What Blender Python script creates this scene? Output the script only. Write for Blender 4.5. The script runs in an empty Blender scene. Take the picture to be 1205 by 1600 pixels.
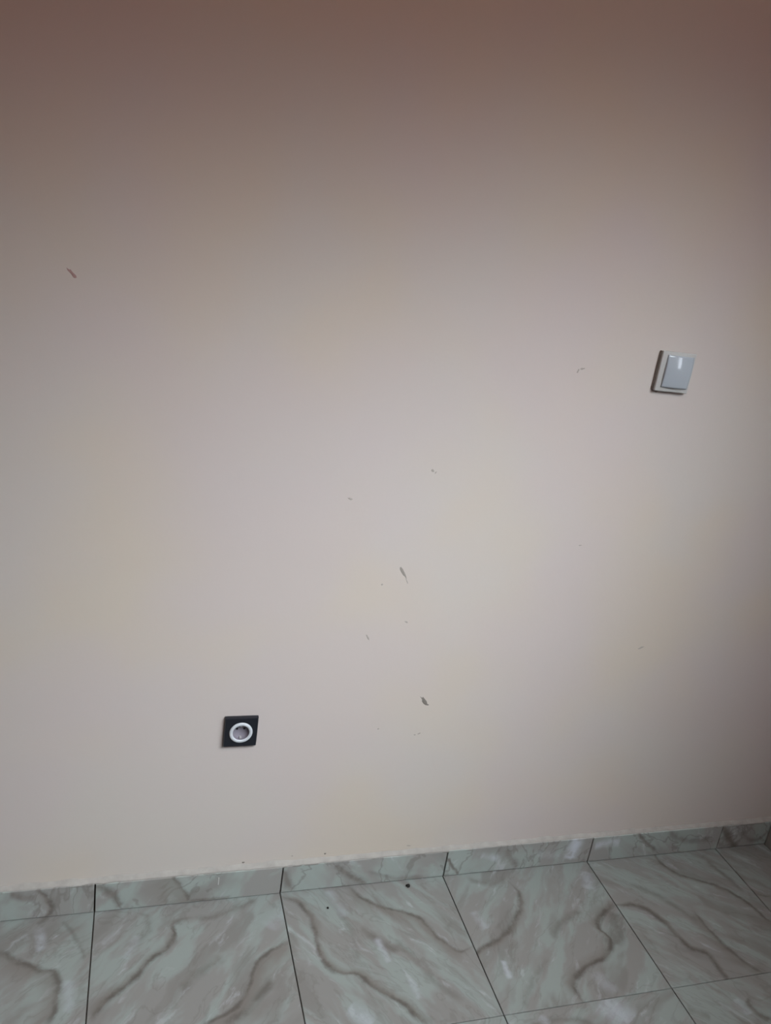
import bpy, bmesh, math, random
from mathutils import Vector, Matrix

S = bpy.context.scene
COL = S.collection
random.seed(4)

# ---------------------------------------------------------------- camera
cam_d = bpy.data.cameras.new('camera')
cam = bpy.data.objects.new('camera', cam_d)
COL.objects.link(cam)
S.camera = cam
R = ((0.9533955, -0.2674163, 0.1397339), (0.0414204, -0.3427346, -0.9385187), (0.2988669, 0.9005673, -0.3156852))
m = Matrix(((R[0][0], -R[1][0], -R[2][0]), (R[0][1], -R[1][1], -R[2][1]), (R[0][2], -R[1][2], -R[2][2])))
cam.matrix_world = Matrix.Translation((0.0480786, -1.4211218, 1.4282494)) @ m.to_4x4()
cam_d.sensor_fit = 'VERTICAL'
cam_d.sensor_height = 24.0
cam_d.lens = 24.0 * 1247.7 / 1600.0
cam_d.clip_start = 0.02

# tilted panel added inside the room to stand in for daylight from the right
LLOC = (0.964, -1.413, 1.941)
LW, LH, LS, LAZ, LEL = 1.500, 0.655, 1.330, 1.065, 0.858
LE = 11.900
LCOL = (0.915,1.0,1.04)
FILL = 13.6
FCOL = (1.0, 0.68, 0.56)
DE = 0.1
DCOL = (1.0,0.9,0.85)

# ---------------------------------------------------------------- world (overcast sky), daylight, exposure
S.view_settings.view_transform = 'Standard'
S.view_settings.look = 'None'
S.view_settings.gamma = 1.0
S.view_settings.exposure = 0.0
S.view_settings.use_curve_mapping = False
world = bpy.data.worlds.new('overcast_sky')
S.world = world
world.use_nodes = True
bg = world.node_tree.nodes['Background']
bg.inputs['Color'].default_value = (0.83, 0.90, 1.0, 1)
bg.inputs['Strength'].default_value = 6.0

ld = bpy.data.lights.new('daylight_panel', 'AREA')
ld.shape = 'RECTANGLE'
ld.size, ld.size_y = LW, LH
ld.energy = LE
ld.color = LCOL
ld.spread = LS
lo = bpy.data.objects.new('daylight_panel', ld)
COL.objects.link(lo)
n = Vector((-math.cos(LAZ) * math.cos(LEL), math.sin(LAZ) * math.cos(LEL), -math.sin(LEL)))
lo.location = LLOC
lo.rotation_euler = n.to_track_quat('-Z', 'Y').to_euler()

# portal in the small side window, to help the renderer find the sky
qd = bpy.data.lights.new('window_portal', 'AREA'); qd.shape = 'RECTANGLE'
qd.size, qd.size_y = 0.42, 0.65
qd.cycles.is_portal = True
qo = bpy.data.objects.new('window_portal', qd)
qo.location = (1.775 + .12, -1.13, 1.525)
qo.rotation_euler = Vector((-1, 0, 0)).to_track_quat('-Z', 'Y').to_euler()
COL.objects.link(qo)

# weak warm fill added under the ceiling to brighten the upper wall; no bulb there
pd = bpy.data.lights.new('ceiling_fill_light', 'POINT')
pd.energy = FILL
pd.color = FCOL
pd.shadow_soft_size = 0.12
po = bpy.data.objects.new('ceiling_fill_light', pd)
po.location = (0.3, -1.3, 2.5)
COL.objects.link(po)

# soft warm fill added in front of the rear wall, which has no doorway
dd = bpy.data.lights.new('rear_fill_light', 'AREA')
dd.shape = 'RECTANGLE'; dd.size, dd.size_y = 1.8, 2.0
dd.energy = DE
dd.color = DCOL
do = bpy.data.objects.new('rear_fill_light', dd)
do.location = (0.7, -3.45, 1.25)
do.rotation_euler = (math.radians(90), 0, 0)
COL.objects.link(do)

XL, XR, YB, ZC = -2.2, 1.775, -3.6, 2.8          # room: left wall, right wall, back wall, ceiling
T = 0.40                                          # floor tile
SK = 0.012                                        # skirting thickness
SH = 0.076                                        # skirting height

# vein lines of the tile prints: (points in tile metres, line width, soft width, side, strength)
TILE_VEINS = {
 'A': [
  ([(0.293, 0.344), (0.298, 0.32), (0.306, 0.287)], 0.0129, 0.0016, 1, -0.50),
  ([(0.36, 0.213), (0.365, 0.183), (0.369, 0.142)], 0.0145, 0.0016, 1, -0.35),
  ([(0.227, 0.3), (0.26, 0.271), (0.304, 0.243), (0.334, 0.231), (0.344, 0.173), (0.336, 0.122)], 0.0097, 0.0419, 1, 0.80),
  ([(0.325, 0.418), (0.308, 0.372), (0.29, 0.351)], 0.0081, 0.0129, 1, 0.50),
  ([(0.341, 0.354), (0.37, 0.301), (0.388, 0.252)], 0.0065, 0.0419, -1, 0.35),
 ],
 'B': [
  ([(0.089, 0.297), (0.077, 0.27), (0.065, 0.241)], 0.0113, 0.0016, 1, -0.30),
  ([(0.419, 0.332), (0.394, 0.309), (0.361, 0.278)], 0.0226, 0.0016, 1, -0.25),
  ([(0.191, 0.326), (0.164, 0.318), (0.161, 0.303), (0.165, 0.283), (0.149, 0.259), (0.115, 0.233), (0.09, 0.2), (0.061, 0.176), (0.027, 0.146), (0.012, 0.12)], 0.0081, 0.0161, 1, 0.90),
  ([(0.394, 0.237), (0.346, 0.215), (0.314, 0.173), (0.298, 0.131), (0.275, 0.104), (0.237, 0.086), (0.211, 0.077)], 0.0065, 0.0548, -1, 0.85),
  ([(0.347, 0.15), (0.316, 0.112), (0.28, 0.086), (0.251, 0.07)], 0.0113, 0.0161, 1, 0.70),
  ([(0.258, 0.22), (0.22, 0.195), (0.194, 0.177), (0.176, 0.153)], 0.0145, 0.0194, 1, 0.40),
  ([(0.208, 0.324), (0.263, 0.33), (0.321, 0.351), (0.344, 0.361)], 0.0097, 0.0129, 1, 0.40),
  ([(0.089, 0.359), (0.115, 0.33), (0.071, 0.271)], 0.0129, 0.0161, 1, 0.25),
 ],
 'C': [
  ([(0.189, 0.219), (0.195, 0.188), (0.2, 0.155)], 0.0097, 0.0016, 1, -0.60),
  ([(0.233, 0.112), (0.238, 0.086), (0.241, 0.06)], 0.0097, 0.0016, 1, -0.50),
  ([(0.096, 0.069), (0.107, 0.049), (0.127, 0.025)], 0.0194, 0.0016, 1, -0.60),
  ([(0.11, 0.364), (0.122, 0.328), (0.135, 0.286)], 0.0145, 0.0016, 1, -0.30),
  ([(0.014, 0.357), (0.046, 0.32), (0.058, 0.265), (0.059, 0.198), (0.073, 0.164), (0.089, 0.146), (0.126, 0.138), (0.15, 0.104), (0.192, 0.068), (0.22, 0.029), (0.237, 0.007)], 0.0081, 0.0194, -1, 0.90),
  ([(0.168, 0.364), (0.202, 0.313), (0.243, 0.293), (0.283, 0.273), (0.312, 0.243), (0.324, 0.21), (0.344, 0.181), (0.36, 0.16), (0.39, 0.163)], 0.0065, 0.0323, 1, 0.80),
  ([(0.164, 0.253), (0.202, 0.202), (0.228, 0.18)], 0.0129, 0.0129, 1, 0.45),
  ([(0.229, 0.206), (0.26, 0.152), (0.294, 0.084), (0.324, 0.05)], 0.0113, 0.0161, 1, 0.30),
  ([(0.093, 0.37), (0.132, 0.272), (0.136, 0.171)], 0.0097, 0.0226, -1, 0.25),
 ],
 'D': [
  ([(0.038, 0.257), (0.043, 0.236), (0.048, 0.21)], 0.0145, 0.0016, 1, -0.40),
  ([(0.052, 0.124), (0.05, 0.1), (0.046, 0.077)], 0.0081, 0.0016, 1, -0.70),
  ([(0.378, 0.34), (0.365, 0.307), (0.355, 0.284)], 0.0161, 0.0016, 1, -0.50),
  ([(0.245, 0.062), (0.254, 0.037), (0.262, 0.009)], 0.0194, 0.0016, 1, -0.30),
  ([(0.164, 0.325), (0.168, 0.288), (0.136, 0.234), (0.104, 0.202), (0.067, 0.179), (0.01, 0.155), (-0.023, 0.135)], 0.0081, 0.0145, -1, 0.85),
  ([(0.394, 0.234), (0.336, 0.197), (0.319, 0.172), (0.329, 0.134), (0.302, 0.103), (0.25, 0.084), (0.209, 0.067), (0.181, 0.037), (0.181, 0.003)], 0.0097, 0.0258, 1, 0.95),
  ([(0.383, 0.21), (0.36, 0.157), (0.329, 0.125)], 0.0258, 0.0323, 1, 0.50),
  ([(0.3, 0.223), (0.24, 0.201), (0.193, 0.161)], 0.0129, 0.0161, 1, 0.40),
  ([(0.059, 0.359), (0.117, 0.335), (0.157, 0.346)], 0.0129, 0.0129, 1, 0.35),
  ([(0.159, 0.108), (0.101, 0.068), (0.05, 0.008)], 0.0097, 0.0194, 1, 0.25),
 ],
 'E': [
  ([(-0.002, 0.228), (0.058, 0.216), (0.087, 0.177), (0.098, 0.128), (0.113, 0.086), (0.141, 0.068), (0.145, 0.025), (0.145, -0.008)], 0.0097, 0.0129, -1, 0.90),
  ([(0.208, 0.385), (0.213, 0.32), (0.27, 0.275), (0.322, 0.24), (0.346, 0.208), (0.363, 0.168), (0.373, 0.123)], 0.0065, 0.0129, 1, 0.80),
  ([(0.191, 0.182), (0.202, 0.086), (0.218, 0.039), (0.244, 0.001)], 0.0065, 0.0290, 1, 0.75),
  ([(0.344, 0.333), (0.358, 0.286), (0.373, 0.229)], 0.0081, 0.0129, 1, 0.50),
  ([(0.069, 0.29), (0.13, 0.24), (0.18, 0.154)], 0.0113, 0.0161, 1, 0.35),
 ],
 'F': [
  ([(0.039, 0.199), (0.002, 0.215), (0.004, 0.291)], 0.0081, 0.0161, 1, 0.50),
 ],
 'D2': [
  ([(0.225, 0.4), (0.241, 0.37), (0.258, 0.341)], 0.0387, 0.0016, 1, -0.60),
  ([(0.071, 0.386), (0.078, 0.376), (0.082, 0.367)], 0.0129, 0.0016, 1, -0.60),
  ([(0.048, 0.373), (0.12, 0.372), (0.182, 0.351)], 0.0097, 0.0129, 1, 0.40),
 ],
 'E2': [
  ([(0.132, 0.354), (0.133, 0.335), (0.138, 0.317)], 0.0129, 0.0016, 1, -0.50),
  ([(0.159, 0.35), (0.156, 0.323), (0.173, 0.293)], 0.0113, 0.0129, 1, 0.80),
  ([(0.006, 0.351), (0.042, 0.323)], 0.0129, 0.0129, 1, 0.30),
 ],
}
SKIRTING_VEINS = {
 'SA': [
  ([(0.29, 0.073), (0.308, 0.048), (0.316, 0.022), (0.302, -0.0)], 0.0069, 0.0111, 1, 0.90),
  ([(0.235, 0.07), (0.265, 0.059), (0.287, 0.06)], 0.0111, 0.0111, 1, 0.50),
 ],
 'SB': [
  ([(0.002, 0.079), (0.03, 0.055), (0.055, 0.012)], 0.0125, 0.0139, 1, 0.60),
  ([(0.155, 0.085), (0.173, 0.054), (0.198, 0.005)], 0.0069, 0.0833, 1, 0.80),
  ([(0.196, 0.005), (0.245, 0.006), (0.284, 0.008)], 0.0056, 0.0083, 1, 0.60),
 ],
 'SC': [
  ([(0.005, 0.066), (0.025, 0.005)], 0.0125, 0.0139, 1, 0.50),
  ([(0.118, 0.071), (0.157, 0.037), (0.204, 0.001)], 0.0125, 0.0125, 1, 0.70),
  ([(0.204, 0.039), (0.279, 0.011), (0.345, 0.007)], 0.0069, 0.0139, 1, 0.35),
 ],
 'SD': [
  ([(0.351, 0.085), (0.349, 0.057), (0.348, 0.016)], 0.0250, 0.0014, 1, -0.90),
  ([(0.091, 0.053), (0.123, 0.045), (0.145, 0.039)], 0.0111, 0.0014, 1, -0.50),
  ([(0.246, 0.044), (0.284, 0.036), (0.313, 0.028)], 0.0139, 0.0014, 1, -0.30),
  ([(0.002, 0.058), (0.039, 0.004)], 0.0056, 0.0083, 1, 0.70),
  ([(0.157, 0.065), (0.198, 0.005)], 0.0111, 0.0111, 1, 0.55),
  ([(0.072, -0.0), (0.168, -0.004)], 0.0069, 0.0083, 1, 0.45),
 ],
 'SE': [
  ([(0.01, 0.051), (0.037, 0.056), (0.081, 0.056)], 0.0167, 0.0014, 1, -0.60),
  ([(0.098, 0.111), (0.151, 0.061), (0.202, 0.014)], 0.0069, 0.0111, 1, 0.80),
  ([(0.226, 0.074), (0.296, 0.042), (0.369, 0.039)], 0.0139, 0.0167, 1, 0.50),
 ],
 'SF': [
  ([(-0.008, 0.096), (0.018, 0.056), (0.068, -0.003)], 0.0139, 0.0139, 1, 0.80),
  ([(0.071, 0.051), (0.125, 0.019), (0.161, 0.042)], 0.0111, 0.0111, 1, 0.50),
 ],
}

# ---------------------------------------------------------------- helpers
def obj(name, bm, mats, parent=None, smooth=False, loc=(0, 0, 0)):
    me = bpy.data.meshes.new(name)
    bmesh.ops.recalc_face_normals(bm, faces=bm.faces[:])
    bm.to_mesh(me); bm.free()
    for mt in (mats if isinstance(mats, (list, tuple)) else [mats]):
        me.materials.append(mt)
    if smooth:
        for p in me.polygons: p.use_smooth = True
    o = bpy.data.objects.new(name, me)
    o.location = loc
    COL.objects.link(o)
    if parent: o.parent = parent
    return o

def box(bm, x0, x1, y0, y1, z0, z1, bevel=0.0, seg=1, mat=0):
    r = bmesh.ops.create_cube(bm, size=1.0)
    bmesh.ops.scale(bm, vec=(x1 - x0, y1 - y0, z1 - z0), verts=r['verts'])
    bmesh.ops.translate(bm, vec=((x0 + x1) / 2, (y0 + y1) / 2, (z0 + z1) / 2), verts=r['verts'])
    fs = set(f for v in r['verts'] for f in v.link_faces)
    for f in fs: f.material_index = mat
    if bevel:
        es = list(set(e for v in r['verts'] for e in v.link_edges))
        bmesh.ops.bevel(bm, geom=es, offset=bevel, segments=seg, profile=0.6, affect='EDGES')

def tag(o, label=None, cat=None, group=None, kind=None):
    if label: o['label'] = label
    if cat: o['category'] = cat
    if group: o['group'] = group
    if kind: o['kind'] = kind
    return o

class NT:
    """small wrapper to write node trees"""
    def __init__(s, name):
        s.m = bpy.data.materials.new(name); s.m.use_nodes = True
        s.t = s.m.node_tree; s.N = s.t.nodes; s.L = s.t.links
        s.b = s.N['Principled BSDF']
    def put(s, sock, v):
        if isinstance(v, bpy.types.NodeSocket): s.L.new(v, sock)
        elif v is not None: sock.default_value = v
    def math(s, op, a, b=None, c=None, clamp=False):
        n = s.N.new('ShaderNodeMath'); n.operation = op; n.use_clamp = clamp
        for i, v in enumerate((a, b, c)): s.put(n.inputs[i], v)
        return n.outputs[0]
    def vmath(s, op, a, b=None, scale=None):
        n = s.N.new('ShaderNodeVectorMath'); n.operation = op
        s.put(n.inputs[0], a)
        if b is not None: s.put(n.inputs[1], b)
        if scale is not None: s.put(n.inputs['Scale'], scale)
        return n.outputs['Value'] if op == 'DOT_PRODUCT' else n.outputs[0]
    def rng(s, v, a, b, c=0.0, d=1.0, smooth=True):
        n = s.N.new('ShaderNodeMapRange'); n.interpolation_type = 'SMOOTHSTEP' if smooth else 'LINEAR'
        s.put(n.inputs[0], v)
        for i, x in zip((1, 2, 3, 4), (a, b, c, d)): n.inputs[i].default_value = x
        return n.outputs[0]
    def noise(s, vec, scale, detail=3, rough=0.55, dist=0.0, color=False):
        n = s.N.new('ShaderNodeTexNoise'); s.put(n.inputs['Vector'], vec)
        n.inputs['Scale'].default_value = scale; n.inputs['Detail'].default_value = detail
        n.inputs['Roughness'].default_value = rough; n.inputs['Distortion'].default_value = dist
        return n.outputs['Color' if color else 'Fac']
    def mapping(s, vec, loc=(0, 0, 0), rot=(0, 0, 0), scale=(1, 1, 1)):
        n = s.N.new('ShaderNodeMapping'); s.put(n.inputs[0], vec)
        n.inputs[1].default_value = loc; n.inputs[2].default_value = rot; n.inputs[3].default_value = scale
        return n.outputs[0]
    def mix(s, f, a, b):
        n = s.N.new('ShaderNodeMix'); n.data_type = 'RGBA'
        s.put(n.inputs['Factor'], f)
        for k, v in ((6, a), (7, b)):
            if isinstance(v, tuple): v = (*v, 1) if len(v) == 3 else v
            s.put(n.inputs[k], v)
        return n.outputs[2]
    def coord(s):
        return s.N.new('ShaderNodeTexCoord').outputs['Object']
    def bump(s, h, strength, dist):
        n = s.N.new('ShaderNodeBump'); s.put(n.inputs['Height'], h)
        n.inputs['Strength'].default_value = strength; n.inputs['Distance'].default_value = dist
        s.L.new(n.outputs[0], s.b.inputs['Normal'])

def plain(name, col, rough=0.5, spec=0.5, var=0.06, scale=30, coat=0.0):
    n = NT(name); c = n.coord()
    f = n.noise(c, scale, 3)
    a = tuple(max(0, x * (1 - var)) for x in col); b = tuple(min(1, x * (1 + var)) for x in col)
    n.L.new(n.mix(f, a, b), n.b.inputs['Base Color'])
    n.b.inputs['Roughness'].default_value = rough
    n.b.inputs['Specular IOR Level'].default_value = spec
    n.b.inputs['Coat Weight'].default_value = coat
    return n.m

# ---------------------------------------------------------------- materials
def paint(name, base, warm, cool, amt=1.0):
    """matt emulsion, patchy from an uneven second coat"""
    n = NT(name); c = n.coord()
    f1 = n.rng(n.noise(n.mapping(c, (3.1, 0, 1.7)), 2.3, 2, 0.5), 0.38, 0.62)
    f2 = n.rng(n.noise(n.mapping(c, (9.4, 2, 5.2)), 2.0, 2, 0.5), 0.40, 0.64)
    col = n.mix(n.math('MULTIPLY', f1, 0.75 * amt), base, warm)
    col = n.mix(n.math('MULTIPLY', f2, 0.75 * amt), col, cool)
    f3 = n.noise(c, 55, 4, 0.6)
    col = n.mix(n.math('MULTIPLY', f3, 0.06), col, tuple(x * 0.8 for x in base))
    n.L.new(col, n.b.inputs['Base Color'])
    n.b.inputs['Roughness'].default_value = 0.85
    n.b.inputs['Specular IOR Level'].default_value = 0.2
    h = n.math('ADD', n.noise(c, 6, 2), n.math('MULTIPLY', n.noise(c, 90, 3), 0.15))
    n.bump(h, 0.25, 0.004)
    return n.m

def marble(name, veins, rot, plane='xy', loc=(0, 0, 0), seed_rich=0.35, stretch=3.2, gain=1.0):
    """printed glazed tile: pale grey green ground, streaks along 'rot', brown grey veins"""
    n = NT(name); c = n.coord()
    if plane == 'xz': c = n.mapping(c, rot=(-math.pi / 2, 0, 0), scale=(1, 1, 1))    # (x, z) -> (x, y)
    w = n.vmath('SUBTRACT', n.noise(c, 22, 4, 0.65, color=True), (0.5, 0.5, 0.5))
    cw = n.vmath('ADD', c, n.vmath('SCALE', w, scale=0.019))
    st = n.mapping(n.mapping(cw, loc=loc, rot=(0, 0, -rot)), scale=(1.0, stretch, 1.0))
    a = n.noise(st, 6.5, 3, 0.55, 0.5)
    b = n.noise(n.mapping(st, loc=(4.1, 7.7, 0)), 5.0, 3, 0.5, 0.4)
    e = n.noise(n.mapping(st, loc=(1.4, 2.2, 0)), 12, 4, 0.6, 0.5)
    col = n.mix(n.rng(a, 0.42, 0.60), (0.222, 0.220, 0.212), (0.250, 0.282, 0.270))
    col = n.mix(n.math('MULTIPLY', n.rng(b, 0.52, 0.68), 0.75), col, (0.182, 0.176, 0.167))
    col = n.mix(n.math('MULTIPLY', n.rng(e, 0.58, 0.74), 0.55), col, (0.385, 0.405, 0.425))
    # fine generic veins where streak noise crosses a level
    lv = n.math('ABSOLUTE', n.math('SUBTRACT', n.noise(n.mapping(st, loc=(8.3, 1.9, 0)), 4.2, 4, 0.6, 0.6), 0.5))
    lm = n.math('MULTIPLY', n.rng(lv, 0.0, 0.022, 1.0, 0.0), seed_rich)
    col = n.mix(lm, col, (0.114, 0.103, 0.091))
    dens = n.rng(n.noise(c, 26, 4, 0.65), 0.36, 0.60, 0.35, 1.0)
    dark = None; wide = None; lite = None
    for pts, w1, w2, side, amt in veins:
        p0 = Vector(pts[0]); p1 = Vector(pts[-1]); d = p1 - p0; L = d.length
        t = d / L; nn = Vector((-t.y, t.x))
        q = n.vmath('SUBTRACT', cw, (p0.x, p0.y, 0))
        u = n.math('DIVIDE', n.vmath('DOT_PRODUCT', q, (t.x, t.y, 0)), L)
        v = n.math('DIVIDE', n.vmath('DOT_PRODUCT', q, (nn.x, nn.y, 0)), L)
        fc = n.N.new('ShaderNodeFloatCurve')
        cv = fc.mapping.curves[0]
        loc_pts = []
        for pt in pts:
            r = Vector(pt) - p0
            loc_pts.append((min(1, max(0, r.dot(t) / L)), min(0.98, max(0.02, r.dot(nn) / L + 0.5))))
        loc_pts.sort()
        clean = [loc_pts[0]]
        for k in loc_pts[1:]:
            if k[0] - clean[-1][0] > 0.03: clean.append(k)
        cv.points[0].location = clean[0]; cv.points[1].location = clean[-1]
        for k in clean[1:-1]: cv.points.new(*k)
        fc.mapping.update()
        n.L.new(u, fc.inputs['Value'])
        dd = n.math('MULTIPLY', n.math('SUBTRACT', n.math('SUBTRACT', v, fc.outputs[0]), -0.5), L)
        mask = n.math('MULTIPLY', n.rng(u, -0.06, 0.10), n.rng(u, 0.92, 1.06, 1.0, 0.0))
        if amt < 0:                                  # a pale streak instead of a vein
            l0 = n.math('MULTIPLY', n.math('MULTIPLY', n.rng(n.math('ABSOLUTE', dd), 0.0, w1 * 1.3, 1.0, 0.0), mask), n.math('MULTIPLY', dens, -amt))
            lite = l0 if lite is None else n.math('MAXIMUM', lite, l0)
            continue
        line = n.rng(n.math('ABSOLUTE', dd), w1 * 0.10, w1 * 1.30, 1.0, 0.0)
        sd = n.math('MULTIPLY', dd, -float(side))
        shade = n.math('MULTIPLY', n.rng(sd, -w1 * 0.5, 0.0), n.rng(sd, 0.0, w2 * 1.3, 1.0, 0.0))
        l1 = n.math('MULTIPLY', n.math('MULTIPLY', line, mask), n.math('MULTIPLY', dens, amt))
        s1 = n.math('MULTIPLY', n.math('MULTIPLY', shade, mask), amt)
        dark = l1 if dark is None else n.math('MAXIMUM', dark, l1)
        wide = s1 if wide is None else n.math('MAXIMUM', wide, s1)
    if dark is not None:
        col = n.mix(n.math('MULTIPLY', wide, 0.78), col, (0.160, 0.143, 0.128))
        col = n.mix(n.math('MULTIPLY', dark, 0.85), col, (0.080, 0.070, 0.062))
    if lite is not None: col = n.mix(lite, col, (0.42, 0.45, 0.50))
    if gain != 1.0: col = n.vmath('SCALE', col, scale=gain)
    n.L.new(col, n.b.inputs['Base Color'])
    n.b.inputs['Roughness'].default_value = 0.38
    n.b.inputs['Specular IOR Level'].default_value = 0.4
    n.bump(n.noise(c, 14, 2), 0.12, 0.002)
    return n.m

M_wall = paint('wall_paint', (0.560, 0.520, 0.490), (0.585, 0.515, 0.440), (0.560, 0.500, 0.495))
M_clay = paint('terracotta_paint', (0.42, 0.20, 0.12), (0.44, 0.22, 0.12), (0.40, 0.19, 0.12), 0.5)
M_back = paint('back_paint', (0.50, 0.38, 0.30), (0.52, 0.38, 0.28), (0.48, 0.37, 0.31), 0.5)
M_grout = plain('dark_grout', (0.062, 0.056, 0.048), 0.95, 0.1, 0.3, 60)
M_mortar = plain('pale_mortar', (0.36, 0.345, 0.325), 0.95, 0.1, 0.25, 40)
M_black = plain('black_plastic', (0.010, 0.012, 0.018), 0.35, 0.4, 0.1, 50)
M_dark = plain('dark_hole', (0.02, 0.02, 0.022), 0.9, 0.1)
M_white = plain('white_plastic', (0.66, 0.69, 0.72), 0.32, 0.5, 0.03, 20)
M_sockw = plain('socket_white', (0.60, 0.64, 0.69), 0.4, 0.5, 0.04, 40)
M_well = plain('socket_well_shaded', (0.21, 0.195, 0.235), 0.45, 0.4, 0.10, 60)  # white plastic darkened: shade of a deep recess put into the colour
M_metal = plain('dull_metal', (0.35, 0.35, 0.36), 0.4, 0.5)
M_rock = plain('rocker_plastic', (0.40, 0.45, 0.505), 0.13, 0.6, 0.02, 20, coat=0.6)
M_frame = plain('switch_frame_plastic', (0.455, 0.46, 0.455), 0.42, 0.4, 0.03, 20)
M_gap = plain('painted_gap_shadow', (0.16, 0.14, 0.125), 0.9, 0.1)  # painted shade of the crevice between switch plate and wall
M_mark = plain('brown_mark', (0.215, 0.195, 0.175), 0.9, 0.1, 0.35, 300)
M_faint = plain('faint_mark', (0.385, 0.350, 0.322), 0.9, 0.1, 0.2, 300)
M_red = plain('reddish_mark', (0.36, 0.235, 0.225), 0.9, 0.1, 0.2, 300)
M_mid = plain('grey_scratch', (0.30, 0.275, 0.25), 0.9, 0.1, 0.2, 300)
M_dirt = plain('black_dirt', (0.025, 0.024, 0.022), 0.9, 0.1, 0.3, 200)
M_alu = plain('window_frame_white', (0.7, 0.7, 0.68), 0.4, 0.5)
M_chip = plain('white_drip', (0.50, 0.50, 0.49), 0.7, 0.2)
gl = NT('window_glass')                      # thin clear pane: mostly straight through, a little mirror
tr = gl.N.new('ShaderNodeBsdfTransparent'); gs = gl.N.new('ShaderNodeBsdfGlossy'); gs.inputs['Roughness'].default_value = 0.02
mx = gl.N.new('ShaderNodeMixShader'); mx.inputs[0].default_value = 0.07
gl.L.new(tr.outputs[0], mx.inputs[1]); gl.L.new(gs.outputs[0], mx.inputs[2])
gl.L.new(mx.outputs[0], gl.N['Material Output'].inputs[0])
M_glass = gl.m

# ---------------------------------------------------------------- room shell
def wall(name, boxes, mat):
    bm = bmesh.new()
    for b in boxes: box(bm, *b)
    return tag(obj(name, bm, mat), kind='structure')

wall_back = wall('wall_front', [(XL - .15, XR + .15, 0, .15, -.1, ZC)], M_wall)
WY0, WY1, WZ0, WZ1 = -1.34, -0.92, 1.20, 1.85      # window opening in the right wall
wall('wall_right', [(XR, XR + .15, YB, WY0, -.1, ZC), (XR, XR + .15, WY1, 0, -.1, ZC),
                    (XR, XR + .15, WY0, WY1, -.1, WZ0), (XR, XR + .15, WY0, WY1, WZ1, ZC)], M_wall)
wall('wall_left', [(XL - .15, XL, YB, 0, -.1, ZC)], M_back)
wall('wall_rear', [(XL - .15, XR + .15, YB - .15, YB, -.1, ZC)], M_clay)
wall('ceiling', [(XL - .15, XR + .15, YB - .15, .15, ZC, ZC + .12)], M_clay)

# window_1: small side window, frame and one pane
bm = bmesh.new()
xa, xb = XR + .06, XR + .11
for b in ((WY0, WY1, WZ0, WZ0 + .05), (WY0, WY1, WZ1 - .05, WZ1), (WY0, WY0 + .05, WZ0, WZ1), (WY1 - .05, WY1, WZ0, WZ1)):
    box(bm, xa, xb, *b, bevel=.004)
win = tag(obj('window_1', bm, M_alu), kind='structure')
bm = bmesh.new(); box(bm, XR + .082, XR + .086, WY0 + .05, WY1 - .05, WZ0 + .05, WZ1 - .05)
obj('pane', bm, M_glass, win)

# floor slab with tiles laid on it
floor = wall('floor', [(XL - .15, XR + .15, YB - .15, .0, -.10, -.0045)], M_grout)

TILE_ROT = {'A': 0.7, 'B': 0.85, 'C': -1.0, 'D': 0.9, 'E': -0.75, 'F': -0.8, 'D2': 0.6, 'E2': -0.9}
MT = {k: marble('marble_tile_' + k.lower(), v, TILE_ROT[k], loc=(i * 1.7, i * .9, 0), seed_rich=0.22) for i, (k, v) in enumerate(TILE_VEINS.items())}
MG = [marble('marble_tile_plain', [], 0.9, loc=(5, 3, 0)), marble('marble_tile_cross', [], -0.8, loc=(2, 8, 0))]
cache = {}
def tile(ix, iy, mat):
    """tile ix along the wall, row iy away from it; the last column is cut to fit"""
    x0 = ix * T; x1 = min(x0 + T, XR)
    x0c = max(x0, XL)
    y1 = -.382 - iy * T + T; y0 = y1 - T
    y1 = min(y1, 0.0); y0c = max(y0, YB)
    g = 0.0011
    key = (round(x1 - x0c, 3), round(y1 - y0c, 3), mat.name)
    if key not in cache:
        bm = bmesh.new()
        ax0, ax1, ay0, ay1 = x0c - x0 + g, x1 - x0 - g, y0c - y0 + g * .6, y1 - y0 - g * .6
        box(bm, ax0, ax1, ay0, ay1, -.010, 0.0, bevel=0.0009)
        o = obj('tile', bm, mat, floor)
        cache[key] = o.data
    else:
        o = bpy.data.objects.new('tile', cache[key]); COL.objects.link(o); o.parent = floor
    o.location = (x0, y0, 0.0)
names0 = {-1: 'A', 0: 'B', 1: 'C', 2: 'D', 3: 'E', 4: 'F'}
names1 = {2: 'D2', 3: 'E2'}
for iy in range(0, 9):
    for ix in range(-6, 5):
        k = names0.get(ix) if iy == 0 else (names1.get(ix) if iy == 1 else None)
        tile(ix, iy, MT[k] if k else MG[(ix + iy) % 2])

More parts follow.
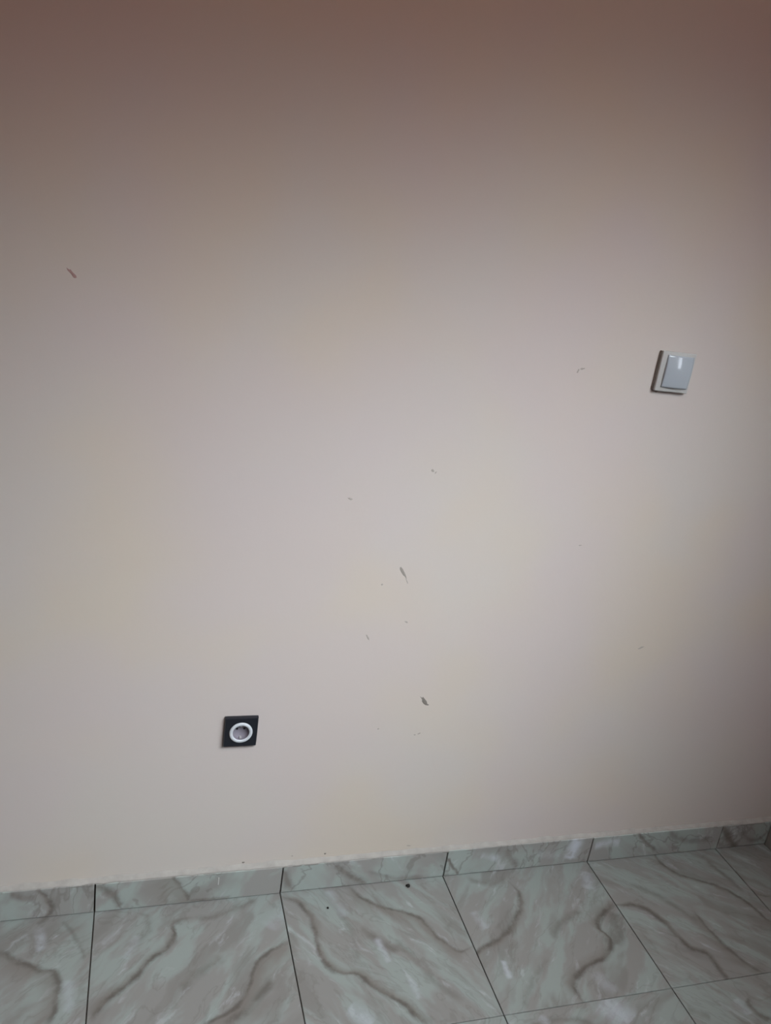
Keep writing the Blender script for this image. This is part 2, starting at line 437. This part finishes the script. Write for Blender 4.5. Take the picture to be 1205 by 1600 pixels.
# skirting: cut strips of the same tile, each a piece of its own, mortar bead on top
bb = bmesh.new(); box(bb, XL, XR, -.004, 0.0, -.004, SH - .001)
base = tag(obj('baseboard_front', bb, M_grout), kind='structure')
SR = {'SA': 1.3, 'SB': 1.0, 'SC': -1.0, 'SD': 1.2, 'SE': -0.9, 'SF': -1.1}
MS = {k: marble('marble_skirting_' + k.lower(), v, SR[k], 'xz', loc=(i * 2.3 + 11, i * 1.1, 0), seed_rich=0.45, stretch=1.8, gain=1.36) for i, (k, v) in enumerate(SKIRTING_VEINS.items())}
MSG = marble('marble_skirting_plain', [], 1.0, 'xz', loc=(7, 7, 0), gain=1.3)
seq = ['SA', 'SB', 'SC', 'SD', 'SE', 'SF']
for i in range(-6, 5):
    x0 = i * T; x1 = min(x0 + T, XR - .0005); a0 = max(x0, XL)
    k = seq[i + 1] if -1 <= i < 5 else None
    dz = random.uniform(-.0015, .0015); dy = random.uniform(-.0008, .0008)
    bm = bmesh.new(); g = 0.0015 if i != 3 else 0.0007
    box(bm, a0 - x0 + g, x1 - x0 - g, -SK + dy, -.0035, 0.0020, SH + dz, bevel=0.0014, seg=2)
    obj('skirting_tile', bm, MS[k] if k else MSG, base, loc=(x0, 0, 0))
# mortar bead smeared along the top edge
bm = bmesh.new(); N = 260; ring = []
for i in range(N + 1):
    x = XL + (XR - XL) * i / N
    a = .0035 + .003 * random.random(); hgt = .006 + .004 * math.sin(x * 37) ** 2 * random.random()
    yf = -.0105 - .0032 * math.sin(x * 23 + math.sin(x * 61)) ** 2 * random.random()
    ring.append([bm.verts.new(p) for p in ((x, 0.001, SH - .002), (x, yf, SH - .002), (x, yf * .8, SH + .0015), (x, -.002, SH + hgt), (x, .001, SH + hgt + .001))])
for i in range(N):
    for k in range(4): bm.faces.new((ring[i][k], ring[i + 1][k], ring[i + 1][k + 1], ring[i][k + 1]))
obj('mortar_bead', bm, M_mortar, base, smooth=True)

# right wall skirting
bb = bmesh.new(); box(bb, XR - .004, XR, YB, -SK - .001, -.004, SH - .001)
base_r = tag(obj('baseboard_right', bb, M_grout), kind='structure')
for i in range(9):
    y1 = -SK - .0015 - i * T; y0 = max(y1 - T + .003, YB)
    bm = bmesh.new(); box(bm, -SK, -.0035, y0 - y1, 0, .0008, SH, bevel=.0012)
    obj('skirting_tile', bm, MSG, base_r, loc=(XR, y1, 0))

# ---------------------------------------------------------------- chips and scuffs on the wall (pieces of the wall)
def blob(bm, x, z, L, W, ang, t=.0006, n=11, rag=.35, taper=0.0):
    """irregular raised fleck centred at (x, z) on the wall face y = 0"""
    ca, sa = math.cos(ang), math.sin(ang)
    c = bm.verts.new((x, -t, z)); rim = []
    for i in range(n):
        th = 2 * math.pi * i / n
        r = 1 + random.uniform(-rag, rag)
        u = L / 2 * math.cos(th) * r
        v = W / 2 * math.sin(th) * r * (1 - taper * math.cos(th))
        rim.append(bm.verts.new((x + u * ca - v * sa, -.00003, z + u * sa + v * ca)))
    for i in range(n): bm.faces.new((c, rim[i], rim[(i + 1) % n]))

def mark(x, z, L, W, ang, mat, label=None, taper=0, extra=()):
    bm = bmesh.new(); blob(bm, x, z, L, W, ang, taper=taper)
    for e in extra: blob(bm, *e)
    o = obj('scuff_mark', bm, mat, wall_back)
    if label: o['label'] = label
D = math.radians
mark(0.673, 0.493, .027, .0085, D(-50), M_mark, 'dark brown chip low on the wall', taper=-.2, extra=((0.680, 0.484, .012, .004, D(-15)),))
mark(0.577, 0.800, .026, .0056, D(-57), M_mid, 'long thin dark scratch', taper=.35)
mark(0.588, 0.781, .012, .0022, D(-60), M_faint)
mark(0.604, 1.021, .009, .005, D(-60), M_faint, extra=((0.611, 1.017, .006, .003, D(60)),))
mark(0.444, 0.954, .011, .004, D(-15), M_faint)
mark(0.535, 0.773, .004, .004, 0, M_faint)
mark(0.601, 0.687, .007, .004, D(-30), M_faint)
mark(0.521, 0.652, .015, .004, D(-58), M_faint)
mark(1.196, 0.620, .014, .004, D(20), M_faint)
mark(0.883, 1.249, .012, .004, D(15), M_faint, extra=((0.875, 1.244, .009, .004, D(70)),))
mark(-0.064, 1.312, .020, .005, D(-48), M_red, 'faint reddish scuff high on the left')
mark(0.675, 0.408, .010, .003, D(30), M_faint, extra=((0.665, 0.405, .005, .003, 0),))
mark(0.577, 0.425, .004, .004, 0, M_faint)
mark(0.971, 0.873, .010, .0025, D(5), M_faint)
mark(1.066, 1.222, .014, .007, D(35), M_mid, 'dark chip in the plaster under the switch')
mark(0.310, 0.088, .006, .005, 0, M_mark)
mark(0.497, 0.092, .005, .004, 0, M_mark)
mark(0.42, 0.094, .005, .003, 0, M_faint)
mark(0.70, 0.094, .010, .003, 0, M_faint)

# white paint drip on the second skirting strip (its own little part)
bm = bmesh.new(); box(bm, .2562, .2584, -.0136, -.0118, .044, .064, bevel=.0007, seg=2)
obj('paint_drip', bm, M_chip, base)

# ---------------------------------------------------------------- power socket
def rounded_ring(bm, hx, r, y0, y1, seg=48, mat=0, corner=.004):
    """square plate of half size hx with a round hole r: top face, outer side, inner side"""
    inner0, inner1, outer0, outer1 = [], [], [], []
    for i in range(seg):
        th = 2 * math.pi * (i + .5) / seg
        c, s = math.cos(th), math.sin(th)
        k = 1 / max(abs(c), abs(s))
        ox, oz = hx * c * k, hx * s * k
        inner0.append(bm.verts.new((r * c, y0, r * s))); inner1.append(bm.verts.new((r * c, y1, r * s)))
        outer1.append(bm.verts.new((ox * .96, y1, oz * .96))); outer0.append(bm.verts.new((ox, y1 + .0025, oz)))
    outer_b = [bm.verts.new((v.co.x, y0, v.co.z)) for v in outer0]
    # sharpen corners
    for lst, f in ((outer1, .96), (outer0, 1.0), (outer_b, 1.0)):
        for i, v in enumerate(lst):
            if abs(abs(v.co.x) - abs(v.co.z)) < hx * .14: 
                v.co.x = math.copysign(hx * f * .992, v.co.x); v.co.z = math.copysign(hx * f * .992, v.co.z)
    for i in range(seg):
        j = (i + 1) % seg
        for a, b in ((inner0, inner1), (inner1, outer1), (outer1, outer0), (outer0, outer_b)):
            f = bm.faces.new((a[i], a[j], b[j], b[i])); f.material_index = mat

def lathe(bm, prof, seg=48, cx=0, cz=0):
    """profile of (radius, y); axis along y"""
    rows = []
    for r, y in prof:
        rows.append([bm.verts.new((cx + r * math.cos(2 * math.pi * i / seg), y, cz + r * math.sin(2 * math.pi * i / seg))) for i in range(seg)] if r > 1e-6 else [bm.verts.new((cx, y, cz))])
    for a, b in zip(rows, rows[1:]):
        for i in range(seg):
            j = (i + 1) % seg
            if len(b) == 1: bm.faces.new((a[i], a[j], b[0]))
            elif len(a) == 1: bm.faces.new((a[0], b[j], b[i]))
            else: bm.faces.new((a[i], a[j], b[j], b[i]))

sock = bpy.data.objects.new('power_socket', None); sock.location = (0.2755, 0.0, 0.4365); COL.objects.link(sock)
tag(sock, 'black square wall socket with a round white insert above the skirting', 'power socket')
bm = bmesh.new(); rounded_ring(bm, .0345, .0232, -.0002, -.0095)
obj('frame', bm, M_black, sock)
bm = bmesh.new()
lathe(bm, [(.0238, -.0090), (.0238, -.0108), (.0228, -.0122), (.0180, -.0122), (.0170, -.0108)])
rim = obj('rim', bm, M_sockw, sock, smooth=True)
bm = bmesh.new(); lathe(bm, [(.0171, -.0109), (.0166, -.0040), (.0150, -.0012), (0, -.0012)])
well = obj('well', bm, M_well, sock, smooth=True)
for s in (-1, 1):
    bm = bmesh.new(); lathe(bm, [(.0024, -.0012), (.0024, -.0016), (0, -.00165)], seg=16, cx=s * .0075, cz=.004)
    obj('pin_hole', bm, M_dark, well)
    bm = bmesh.new(); box(bm, -.0022, .0022, -.0090, -.0014, s * .0142 - .0012, s * .0142 + .0012, bevel=.0004)
    obj('earth_clip', bm, M_metal, well)

# ---------------------------------------------------------------- light switch
sw = bpy.data.objects.new('light_switch', None); sw.location = (1.090, 0.0, 1.263); COL.objects.link(sw)
tag(sw, 'white square light switch high on the right of the wall', 'light switch')
bm = bmesh.new(); box(bm, -.0412, .034, -.0038, -.0002, -.039, .040, bevel=.001)
obj('gap_shadow_strip', bm, M_gap, sw)  # dark slab added behind the plate; its left lip imitates the shaded crevice
bm = bmesh.new(); box(bm, -.0385, .0415, -.0100, -.0030, -.0410, .0410, bevel=.0022, seg=3)
obj('plate', bm, M_frame, sw, smooth=True)
# rocker: a shallow glossy cushion shape
bm = bmesh.new()
x0, x1 = -.026, .036; prof = []
NZ = 20
for i in range(NZ + 1):
    z = -.032 + .066 * i / NZ; s = (z + .032) / .066
    y = -.0112 - .0030 * (1 - (2 * s - 1) ** 2)
    prof.append((z, y))
NX = 20
grid = []
for k in range(NX + 1):
    s = k / NX; x = x0 + (x1 - x0) * s
    dish = .0030 * (1 - (2 * s - 1) ** 2)
    grid.append([bm.verts.new((x, y - dish, z)) for z, y in prof])
for k in range(NX):
    for i in range(NZ): bm.faces.new((grid[k][i], grid[k + 1][i], grid[k + 1][i + 1], grid[k][i + 1]))
edge = [grid[k][0] for k in range(NX + 1)] + [grid[NX][i] for i in range(1, NZ + 1)] + [grid[k][NZ] for k in range(NX - 1, -1, -1)] + [grid[0][i] for i in range(NZ - 1, 0, -1)]
bk = [bm.verts.new((v.co.x, -.0095, v.co.z)) for v in edge]
for i in range(len(edge)):
    j = (i + 1) % len(edge); bm.faces.new((edge[i], edge[j], bk[j], bk[i]))
ro = obj('rocker', bm, M_rock, sw)
for p in ro.data.polygons: p.use_smooth = len(p.vertices) == 4 and abs(p.normal.y) > .6

# ---------------------------------------------------------------- crumbs of dirt on the floor
def crumb(name, x, y, r, label):
    bm = bmesh.new(); bmesh.ops.create_icosphere(bm, subdivisions=2, radius=r)
    for v in bm.verts: v.co = v.co * random.uniform(.75, 1.15); v.co.z = max(v.co.z, -r * .55) * .8
    zmin = min(v.co.z for v in bm.verts)
    o = obj(name, bm, M_dirt, loc=(x, y, -zmin))
    tag(o, label, 'dirt')
crumb('dirt_crumb', .704, -.030, .0050, 'larger black crumb of dirt lying against the skirting')
crumb('dirt_crumb', .500, -.068, .0028, 'tiny black crumb of dirt on the floor tile out from the skirting')
